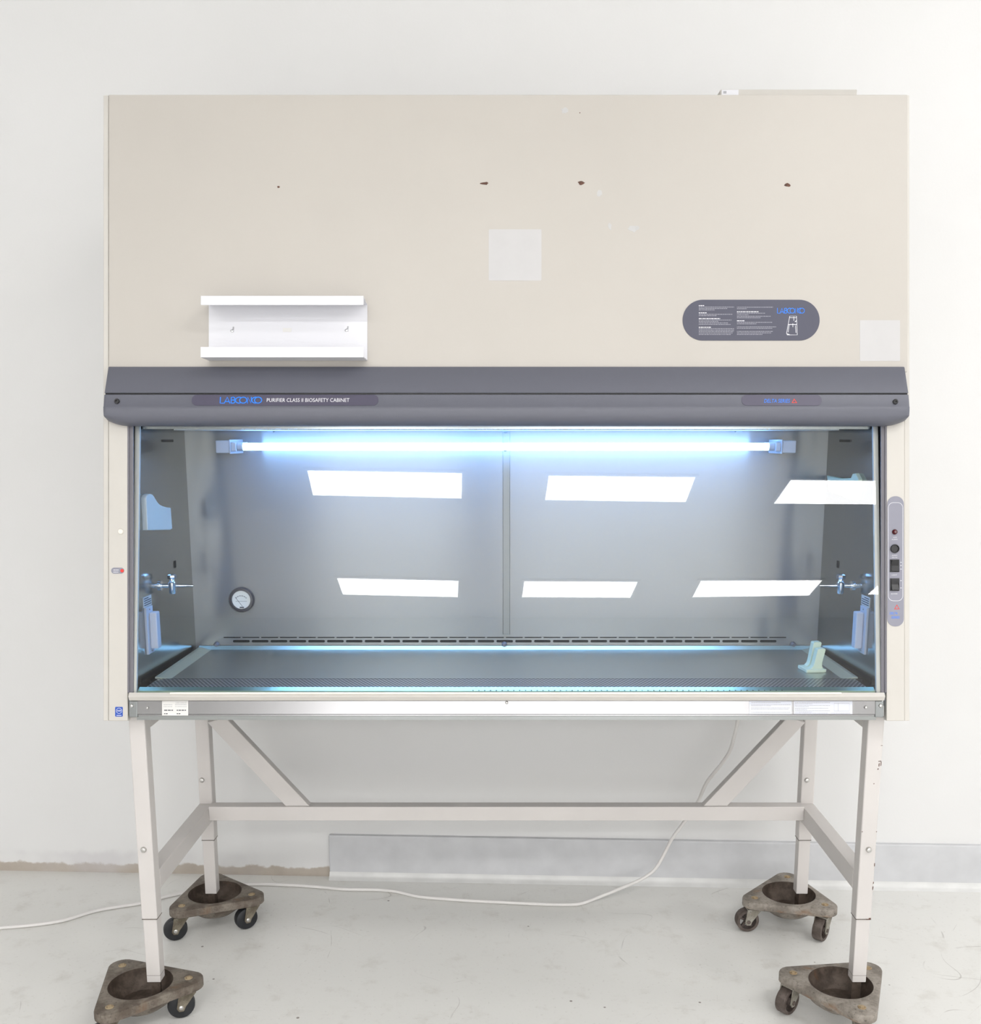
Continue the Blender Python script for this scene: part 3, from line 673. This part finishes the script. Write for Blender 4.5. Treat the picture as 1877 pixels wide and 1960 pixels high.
b = MB(); b.box(-XI + 0.02, XI - 0.02, YF, YG, ZT - 0.012, ZT - 0.004); P(b, 'front_grille', M['grille'])
b = MB(); pts = [(YF, ZT - 0.004), (YF - 0.015, ZT - 0.0101), (YF - 0.015, ZT - 0.022), (YF, ZT - 0.022)]
b.prism(pts, -XI + 0.004, XI - 0.004, IM, axis=0); af = P(b, 'air_foil', M['foil'])
b = MB()
for k in range(54):
    p = on(905 + 13.0 * k * 0.86, 1322.5, y=YF - 0.0185)
    b.cyl((p.x, YF - 0.0125, ZT - 0.012), (p.x, YF - 0.0125, ZT - 0.0086), 0.0018, 8)
P(b, 'foil_holes', M['blackhole'], af)
# lamp
YL = 0.345
pa = on(466, 855, y=YL); pb = on(1470, 855, y=YL); zl = pa.z
b = MB(); b.cyl((pa.x, YL, zl), (pb.x, YL, zl), 0.0095, 20); P(b, 'lamp_tube', M['tube'], smooth_=True)
for s, p in ((-1, pa), (1, pb)):
    b = MB(); xx = lambda a, c: sorted((p.x + s * a, p.x + s * c))
    x = xx(0.0, 0.016); b.cyl((x[0], YL, zl), (x[1], YL, zl), 0.011, 18)
    x = xx(0.016, 0.030); b.box(x[0], x[1], YL - 0.016, YI, zl - 0.012, zl + 0.012)
    x = xx(0.030, 0.034); b.box(x[0], x[1], YL - 0.02, YI, zl - 0.019, zl + 0.019)
    x = xx(0.034, 0.07); b.box(x[0], x[1], YL - 0.018, YI, zl - 0.0165, zl + 0.0165)
    P(b, 'lamp_socket', M['socket'], bevel=0.002)
# pressure gauge
p = on(463.5, 1147, y=YI); GM = frame(p, (1, 0, 0), (0, 0, 1), (0, -1, 0))
b = MB(); b.lathe([(0.036, 0), (0.036, 0.012), (0.034, 0.016), (0.028, 0.017), (0.0262, 0.012)], GM, 48, True, False); ga = P(b, 'pressure_gauge', M['bezel'], smooth_=True)
b = MB(); b.lathe([(0.0265, 0.010), (0.0265, 0.0115)], GM, 40); P(b, 'dial', M['dial'], ga)
b = MB(); b.ribbon([(0.003, -0.019), (-0.017, 0.008)], 0.0012, 0.0119, GM); b.ribbon(arc(0, -0.008, 0.02, 40, 140), 0.001, 0.0119, GM)
for k in range(6): t = R(42 + 19 * k); b.ribbon([(0.018 * math.cos(t), -0.008 + 0.018 * math.sin(t)), (0.0215 * math.cos(t), -0.008 + 0.0215 * math.sin(t))], 0.001, 0.0119, GM)
b.ribbon([(-0.016, -0.004), (0.016, -0.004)], 0.0008, 0.0119, GM); b.box(-0.005, 0.007, -0.024, -0.020, 0.0115, 0.013, GM)
P(b, 'needle', M['print_dark'], ga)

# ------------------------------------------------------------------ loose plastic piece on the tray
zt2 = ZT - 0.006
bp_ = on(1561, 1288, z=zt2)
hold = thing('plastic_bracket', 'small pale green plastic bracket lying loose on the tray at the right end', 'bracket', (bp_.x, bp_.y, zt2))
BM = Matrix.Translation(bp_ + Vector((0, 0.03, 0))) @ Matrix.Rotation(R(6), 4, 'Z')
b = MB(); b.prism(rrect(-0.029, 0.026, -0.03, 0.03, 0.004, 3), 0, 0.009, BM); b.build('base', M['plastic_green'], hold, bevel=0.002)
for yo, hh, xo in ((-0.022, 0.062, 0.0), (0.006, 0.074, 0.0)):
    b = MB(); st = [(-0.022, 0.008), (-0.013, 0.010), (-0.0075, 0.016), (-0.005, 0.024)]
    poly = st + [(0.002, hh - 0.003), (0.004, hh), (0.022, hh), (0.024, hh - 0.003)] + [(0.016, 0.024), (0.0165, 0.016), (0.019, 0.010), (0.024, 0.008)]
    b.prism([(x + xo, z) for x, z in poly], yo, yo + 0.02, BM, axis=1); b.build('upright', M['plastic_green'], hold, bevel=0.0015)

# ------------------------------------------------------------------ glove-box bracket hung on the front
gq = L(551, 640); gb = thing('dispenser_bracket', 'white sheet-metal wall bracket screwed on the upper left of the beige front', 'bracket', MF @ Vector((gq[0], 0.612, 0)))
bx0 = L(400, 0)[0]; bx1 = L(703, 0)[0]; N = 0.068
b = MB()
t = 0.002
b.box(bx0, bx1, 0.621, 0.757, 0.0005, 0.0025, MF)
b.build('back_plate', M['white'], gb)
b = MB(); b.prism([(0.755, 0.0005), (0.757, 0.0005), (0.757, N), (0.735, N), (0.735, N - t), (0.755, N - t)], bx0, bx1, MF, axis=0); b.build('top_flange', M['white'], gb, bevel=0.0012)
b = MB(); b.prism([(0.6205, 0.0005), (0.6225, 0.0005), (0.6136, N - t), (0.636, N - t), (0.636, N), (0.6116, N)], bx0, bx1, MF, axis=0); b.build('bottom_flange', M['white'], gb)
for px, py in ((445, 631), (664, 630)):
    q = L(px, py, 0.0025); b = MB(); b.prism([(q[0] - 0.004, q[1] - 0.006), (q[0] + 0.003, q[1] - 0.006), (q[0] + 0.004, q[1] + 0.0065), (q[0] + 0.001, q[1] + 0.0075), (q[0] - 0.001, q[1] - 0.001), (q[0] - 0.006, q[1] - 0.003)], 0.0024, 0.0029, MF); b.build('keyhole', M['print_grey'], gb)
    b = MB(); b.lathe([(0.0035, 0.0025), (0.0035, 0.004), (0.002, 0.005)], MF @ Matrix.Translation((q[0] - 0.001, q[1] - 0.003, 0)), 14); b.build('screw', M['chrome'], gb, smooth_=True)
x0, x1, u0, u1 = prect(541.5, 628.5, 558, 636); b = MB(); b.box(x0, x1, u0, u1, 0.0024, 0.0032, MF); b.build('label_sticker', M['sticker'], gb)

# ------------------------------------------------------------------ stand
stand = thing('support_stand', 'white painted steel leg stand under the beige cabinet', 'stand', (0, 0.28, 0.112))
LW = 0.040; IW = 0.0355; XO = 0.934; YFR = 0.0; YRR = 0.519; ZB = 0.112; ZS = 0.272 + 0.016; ZTOP = 0.8255
for s in (-1, 1):
    for yf in (YFR, YRR):
        x = sorted((s * XO, s * (XO - LW)))
        b = MB(); b.box(x[0], x[1], yf, yf + LW, ZS, ZTOP); lg = b.build('leg', M['stand'], stand, bevel=0.003)
        e = (LW - IW) / 2; b = MB(); b.box(x[0] + e, x[1] - e, yf + e, yf + LW - e, ZB, ZS + 0.01); b.build('inner_leg', M['stand'], lg, bevel=0.002)
        b = MB(); b.box(x[0] + .0004, x[1] - .0004, yf + .0004, yf + LW - .0004, ZS - 0.0012, ZS); b.build('joint_line', M['seam'], lg)
        if yf == YFR:
            b = MB(); b.box(x[0] + e - .0003, x[1] - e + .0003, yf + e - .0003, yf + LW - e + .0003, ZB + 0.019, ZB + 0.0198); b.build('scribe_line', M['seam'], lg)
        px, py = {(-1, YFR): (275, 1626), (1, YFR): (1662, 1626), (-1, YRR): (386.5, 1493), (1, YRR): (1544, 1493)}[(s, yf)]
        p = on(px, py, y=yf); b = MB(); b.lathe([(0.0075, 0), (0.0075, 0.003), (0.006, 0.006), (0.002, 0.007)], Matrix.Translation(p) @ frame((0, 0, 0), (1, 0, 0), (0, 0, 1), (0, -1, 0)), 16); b.build('bolt', M['screw'], lg, smooth_=True)
        if s == 1 and yf == YFR:
            rr = random.Random(11)
            for px, py, w, h in ((1687, 1427, 5, 1), (1683, 1457, 6, 2), (1682, 1464, 2, 8), (1686, 1461, 1.5, 10), (1680, 1472, 2, 3), (1668, 1758, 6, 3), (1664, 1760, 12, 1.5), (1674, 1655, 2, 8), (1670, 1700, 2, 8), (1673, 1690, 1.5, 4), (1677, 1592, 2, 2), (1650, 1592, 2, 2), (1672, 1500, 2, 2)):
                p = on(px, py, y=yf - .0004); p.x = min(p.x, XO - w / 2 / 760); b = MB(); b.prism([(p.x + w / 1520 * c * rr.uniform(.6, 1.1), p.z + h / 1520 * d * rr.uniform(.6, 1.1)) for c, d in ((-1, -1), (.2, -1.1), (1, -.6), (1, 1), (-.3, .8), (-1, .6))], yf - 0.0004, yf + 0.001, IM, axis=1); b.build('paint_chip', M['chip'], lg)
    x = sorted((s * XO, s * (XO - LW)))
    b = MB(); b.box(x[0], x[1], YFR + LW, YRR, ZTOP - LW, ZTOP); b.build('side_rail', M['stand'], stand, bevel=0.002)
    zr = on(380, 1538, y=YRR).z
    b = MB(); b.box(x[0], x[1], YFR + LW, YRR, zr - 0.052, zr); b.build('side_rail', M['stand'], stand, bevel=0.002)
XR = XO - LW; yb0 = YRR - 0.042
z1 = on(969, 1571, y=yb0).z; z2 = on(969, 1544.5, y=yb0).z
b = MB(); b.box(-XR, XR, yb0, YRR - 0.002, z1, z2); b.build('back_rail', M['stand'], stand, bevel=0.002)
for s in (-1, 1):
    def mx(px): return px if s < 0 else 2 * CX - px
    y_ = yb0 + 0.006
    A = on(mx(397), 1383, y=y_); B_ = on(mx(431), 1373, y=y_); D_ = on(mx(592), 1541, y=y_); E_ = on(mx(546), 1541, y=y_)
    for v_ in (D_, E_): v_.z = z2
    A.z = min(A.z, ZTOP); B_.z = min(B_.z, ZTOP)
    b = MB(); b.prism([(v_.x, v_.z) for v_ in (A, B_, D_, E_)], y_, y_ + 0.03, IM, axis=1); b.build('diagonal_brace', M['stand'], stand, bevel=0.002)

# ------------------------------------------------------------------ dollies
ZD = 0.105; RB = 0.120; RC = 0.037; HR = 0.081; TP = 0.026
tri = [Vector((RB * math.cos(R(a)), RB * math.sin(R(a)))) for a in (0, 120, 240)]
def dtri(p):
    inside = True; best = 9
    for i in range(3):
        a, c = tri[i], tri[(i + 1) % 3]; e = c - a; t = max(0, min(1, (p - a).dot(e) / e.dot(e))); best = min(best, (p - (a + t * e)).length)
        if e.x * (p.y - a.y) - e.y * (p.x - a.x) < 0: inside = False
    return -best if inside else best
def rad(phi, rc):
    lo, hi = 0.0, 0.3; d = Vector((math.cos(phi), math.sin(phi)))
    for _ in range(40):
        m = (lo + hi) / 2
        if dtri(d * m) < rc: lo = m
        else: hi = m
    return lo
SEG = 96
def deck_mesh(mat):
    b = MB(); b.mat(mat)
    def loop(f, z): return [b.v((f(2 * math.pi * k / SEG) * math.cos(2 * math.pi * k / SEG), f(2 * math.pi * k / SEG) * math.sin(2 * math.pi * k / SEG), z)) for k in range(SEG)]
    Ls = [loop(lambda p: HR, ZD), loop(lambda p: HR + 0.004, ZD + 0.0), loop(lambda p: rad(p, RC - 0.004), ZD), loop(lambda p: rad(p, RC - 0.001), ZD - 0.0015), loop(lambda p: rad(p, RC), ZD - 0.005), loop(lambda p: rad(p, RC), ZD - TP + 0.003), loop(lambda p: rad(p, RC - 0.004), ZD - TP), loop(lambda p: 0.087, ZD - TP), loop(lambda p: 0.079, ZD - TP - 0.018), loop(lambda p: 0.058, ZD - TP - 0.034)]
    for a, c in zip(Ls, Ls[1:]):
        for k in range(SEG): b.face([a[k], a[(k + 1) % SEG], c[(k + 1) % SEG], c[k]])
    b.face(Ls[-1])
    b.mat(M['cup'])
    I = [Ls[0], loop(lambda p: HR - 0.003, ZD - 0.02), loop(lambda p: HR - 0.010, ZD - 0.034), loop(lambda p: HR - 0.026, ZD - 0.05)]
    for a, c in zip(I, I[1:]):
        for k in range(SEG): b.face([a[(k + 1) % SEG], a[k], c[k], c[(k + 1) % SEG]])
    b.face(I[-1]); return b
WR = 0.035; TR = 0.022                                  # wheel radius, caster trail
AXW = frame((TR, 0, WR), (1, 0, 0), (0, 0, 1), (0, -1, 0))
def fork_mesh(mat):
    b = MB(); b.lathe([(0.02, ZD - TP - 0.004), (0.02, ZD - TP)], IM, 20)
    b.box(-0.017, 0.026, -0.020, 0.020, WR + WR + 0.0015, ZD - TP - 0.004)
    for s in (-1, 1):
        y0, y1 = sorted((s * 0.0172, s * 0.0202))
        b.prism([(-0.017, 0.073), (0.026, 0.073), (TR + 0.011, WR - 0.002), (TR + 0.006, WR - 0.011), (TR - 0.006, WR - 0.011), (TR - 0.011, WR)], y0, y1, IM, axis=1)
    return b
def wheel_mesh(iron):
    b = MB()
    if not iron:
        b.lathe([(0.012, -0.014), (0.028, -0.0145), (0.033, -0.012), (WR, -0.006), (WR, 0.006), (0.033, 0.012), (0.028, 0.0145), (0.012, 0.014)], AXW, 32)
    else:
        b.lathe([(0.026, -0.014), (WR - 0.001, -0.014), (WR, -0.012), (WR, 0.012), (WR - 0.001, 0.014), (0.026, 0.014), (0.026, -0.014)], AXW, 36, False, False)
        b.lathe([(0.011, -0.015), (0.011, 0.015)], AXW, 20)
        for k in range(5):
            t = 2 * math.pi * k / 5 + .3
            b.box(0.009, 0.0275, -0.0035, 0.0035, -0.004, 0.004, AXW @ Matrix.Rotation(t, 4, 'Z'))
    return b
def axle_mesh():
    b = MB(); b.lathe([(0.0035, -0.024), (0.006, -0.0225), (0.006, -0.0202), (0.003, -0.0202), (0.003, 0.0202), (0.006, 0.0202), (0.006, 0.0225), (0.0035, 0.024)], AXW, 14); return b
def bolt_mesh():
    b = MB(); b.lathe([(0.0105, ZD - 0.001), (0.0105, ZD + 0.0012), (0.0085, ZD + 0.0022), (0.006, ZD + 0.0012), (0.0052, ZD + 0.0034), (0.002, ZD + 0.0042)], IM, 20); return b
def raw(mb, name, mat):                                # mesh data kept for sharing between copies
    o = mb.build(name, mat, None, smooth_=True); me = o.data; C.objects.unlink(o); bpy.data.objects.remove(o); return me
DK = {k: raw(deck_mesh(M[k]), 'deck', M[k]) for k in ('cast_left', 'cast_right')}
FK = {'cast_left': raw(fork_mesh(0), 'caster', M['fork_dark']), 'cast_right': raw(fork_mesh(0), 'caster', M['fork'])}
WH = {'cast_left': raw(wheel_mesh(False), 'wheel', M['rubber']), 'cast_right': raw(wheel_mesh(True), 'wheel', M['iron_wheel'])}
AX = raw(axle_mesh(), 'axle', M['screw']); AXI = raw(axle_mesh(), 'axle', M['iron_wheel']); BT = raw(bolt_mesh(), 'bolt', M['bolt_rust'])
def inst(name, me, parent, loc=(0, 0, 0), rz=0.0):
    o = bpy.data.objects.new(name, me); C.objects.link(o); o.parent = parent; o.location = loc; o.rotation_euler = (0, 0, rz); return o
def dolly(x, y, rot, kind, label, casters, leg):
    d = thing('dolly', label, 'dolly', (x, y, 0), 'triangular dollies under the stand legs'); d.rotation_euler = (0, 0, R(rot))
    inst('deck', DK[kind], d)
    for k in range(3):
        p = tri[k]; inst('bolt', BT, d, (p.x, p.y, 0))
        c = inst('caster', FK[kind], d, (p.x, p.y, 0), R(casters[k] - rot))
        inst('wheel', WH[kind], c); inst('axle', AX if kind == 'cast_left' else AXI, c)
    lp = Matrix.Rotation(-R(rot), 3, 'Z') @ Vector((leg[0] - x, leg[1] - y, 0))
    b = MB(); b.box(lp.x - 0.011, lp.x + 0.011, lp.y - 0.011, lp.y + 0.011, ZD - 0.0502, ZB - 0.0003)
    off = ORG[d.name]; bmesh.ops.translate(b.bm, verts=b.bm.verts, vec=off); b.build('riser_block', M['cup'], d)
    return d
lx = XO - LW / 2; fy = YFR + LW / 2; ry = YRR + LW / 2
dolly(-0.952, 0.012, 12, 'cast_left', 'worn brown triangular dolly with black wheels under the front left stand leg', (197, 200, 215), (-lx, fy))
dolly(-0.910, 0.550, -8, 'cast_left', 'worn brown triangular dolly with black wheels under the rear left stand leg', (215, 60, 200), (-lx, ry))
dolly(0.880, 0.545, 17 + 180 + 0, 'cast_right', 'grey cast triangular dolly with spoked iron wheels under the rear right stand leg', (185, 230, 80), (lx, ry))
dolly(0.871, 0.016, -23 + 180, 'cast_right', 'grey cast triangular dolly with spoked iron wheels under the front right stand leg', (-140, -95, 60), (lx, fy))

# ------------------------------------------------------------------ power cord
CR = 0.0055
fl = [(-40, 1781), (0, 1776), (60, 1771), (120, 1762), (180, 1744), (230, 1735), (268, 1729), (310, 1718), (352, 1709), (400, 1702), (450, 1696), (484, 1692.5), (540, 1693.5), (600, 1697), (660, 1702), (720, 1703), (760, 1707), (800, 1716), (850, 1720.5), (900, 1724), (950, 1726.5), (1000, 1729), (1050, 1731), (1085, 1731.5), (1112, 1729.5)]
pts = [on(a, c, z=CR + 0.0005) for a, c in fl]
hang = [(1150, 1715.5, .705, ), (1190, 1699, .735), (1225, 1684, .76), (1252, 1665, .765), (1268, 1640, .76), (1286, 1605, .745), (1310, 1572, .725), (1335, 1535, .70), (1352, 1498, .68), (1378, 1465, .655), (1396, 1438, .635), (1406, 1405, .615), (1412, 1378, .60), (1417, 1350, .59)]
for a, c, y_ in hang:
    p = on(a, c, y=y_); p.z = max(p.z, CR + 0.0005); pts.append(p)
pts[-1].z = min(pts[-1].z, 0.829)
def catmull(P_, n=6):
    out = []
    for i in range(len(P_) - 1):
        a, b_, c, d = P_[max(i - 1, 0)], P_[i], P_[i + 1], P_[min(i + 2, len(P_) - 1)]
        for k in range(n):
            t = k / n; out.append(0.5 * ((2 * b_) + (c - a) * t + (2 * a - 5 * b_ + 4 * c - d) * t * t + (3 * b_ - a - 3 * c + d) * t ** 3))
    return out + [P_[-1]]
cp_ = catmull(pts)
for p in cp_: p.z = max(p.z, CR)
b = MB(); b.tube(cp_, CR, 10); co = b.build('power_cord', M['cord'], None, smooth_=True)
co['label'] = 'white power cord hanging from the cabinet and trailing across the floor'; co['category'] = 'cord'

# ------------------------------------------------------------------ ceiling lights (mirrored in the sash glass)
GN = Vector((0, -math.cos(TG), math.sin(TG)))
def refl(px, py):
    d = ray(px, py).normalized(); t = (GP - CAM).dot(GN) / d.dot(GN); p = CAM + t * d; r_ = d - 2 * d.dot(GN) * GN
    k = (CEIL - 0.03 - p.z) / r_.z; return p + k * r_
names = [('upper', ((588, 901), (884, 906), (883, 954), (599, 948))), ('upper', ((1050, 911), (1330, 914), (1312, 961), (1043, 957))), ('upper', ((1513, 919), (1775, 922), (1742, 966), (1481, 964))),
         ('lower', ((645, 1107), (877, 1112), (876, 1143), (656, 1138))), ('lower', ((1003, 1113), (1220, 1114), (1206, 1144), (999, 1143))), ('lower', ((1341, 1112), (1573, 1111), (1548, 1140), (1325, 1143))), ('lower', ((1692, 1110), (1900, 1108), (1868, 1136), (1660, 1138)))]
which = ['leftmost of three mirrored high in the glass sash', 'middle of three mirrored high in the glass sash', 'rightmost of three mirrored high in the glass sash', 'leftmost of four mirrored low in the glass sash', 'second from left of four mirrored low in the glass sash', 'third from left of four mirrored low in the glass sash', 'cut off at right of four mirrored low in the glass']
LIGHTS = []
for (row, cs), w in zip(names, which):
    q = [refl(*c) for c in cs]; c = sum(q, Vector()) / 4
    ex = ((q[1] - q[0]) + (q[2] - q[3])) / 2; ey = ((q[3] - q[0]) + (q[2] - q[1])) / 2
    LIGHTS.append((c.copy(), ex.length, ey.length, math.degrees(math.atan2(ex.y, ex.x))))
    t = thing('ceiling_light', 'glowing white ceiling panel light, ' + w, 'light', c, 'panel lights mirrored in the glass')
    A = [p - c for p in q]
    b = MB(); n4 = [b.v((p.x, p.y, 0) ) for p in A]; b.face(n4)
    off = c; bmesh.ops.translate(b.bm, verts=b.bm.verts, vec=off); b.build('diffuser', M['diffuser'], t, fix=False)
    b = MB()
    o_ = [(p.x * 1.05, p.y * 1.08) for p in A]
    b.prism(o_, 0.004, 0.03); bmesh.ops.translate(b.bm, verts=b.bm.verts, vec=off); b.build('frame', M['ceil'], t)
for l in LIGHTS: print('LIGHT', [round(v, 2) for v in l[0]], [round(v, 2) for v in l[1:]])
# unseen lamps: presumed ceiling lights at the right, added fill left and middle
def area(name, x, y, z, sx, sy, w, col=(1, 0.99, 0.985)):
    l = bpy.data.lights.new(name, 'AREA'); l.shape = 'RECTANGLE'; l.size = sx; l.size_y = sy; l.energy = w; l.color = col
    o = bpy.data.objects.new(name, l); C.objects.link(o); o.location = (x, y, z); return o
for x in (2.0, 3.8): area('unseen_lamp', x, -2.4, CEIL - 0.05, 1.2, 0.6, 42)
area('unseen_lamp', -2.8, -4.6, CEIL - 0.05, 1.2, 0.6, 46); area('unseen_lamp', -0.4, -4.6, CEIL - 0.05, 1.2, 0.6, 58)  # fill lamps added to brighten the left wall and front floor
area('unseen_lamp', 4.2, -0.8, CEIL - 0.05, 1.2, 0.6, 28)

# ------------------------------------------------------------------ world, camera, colour
w = bpy.data.worlds.new('world'); bpy.context.scene.world = w; w.use_nodes = True
w.node_tree.nodes['Background'].inputs[0].default_value = (0.99, 0.99, 1.0, 1); w.node_tree.nodes['Background'].inputs[1].default_value = 5.0
cam = bpy.data.cameras.new('camera'); co_ = bpy.data.objects.new('camera', cam); C.objects.link(co_)
co_.location = CAM; co_.rotation_euler = (R(90) - TH, 0, 0)
cam.sensor_fit = 'HORIZONTAL'; cam.sensor_width = 36; cam.lens = FPX * 36 / 1877
cam.shift_x = (938.5 - CX) / 1877; cam.shift_y = (CY - 980) / 1877; cam.clip_start = 0.05
S = bpy.context.scene; S.camera = co_
S.view_settings.view_transform = 'Standard'; S.view_settings.look = 'None'; S.view_settings.exposure = 0.08
S.cycles.use_denoising = True; S.cycles.max_bounces = 9; S.cycles.diffuse_bounces = 5; S.cycles.glossy_bounces = 5
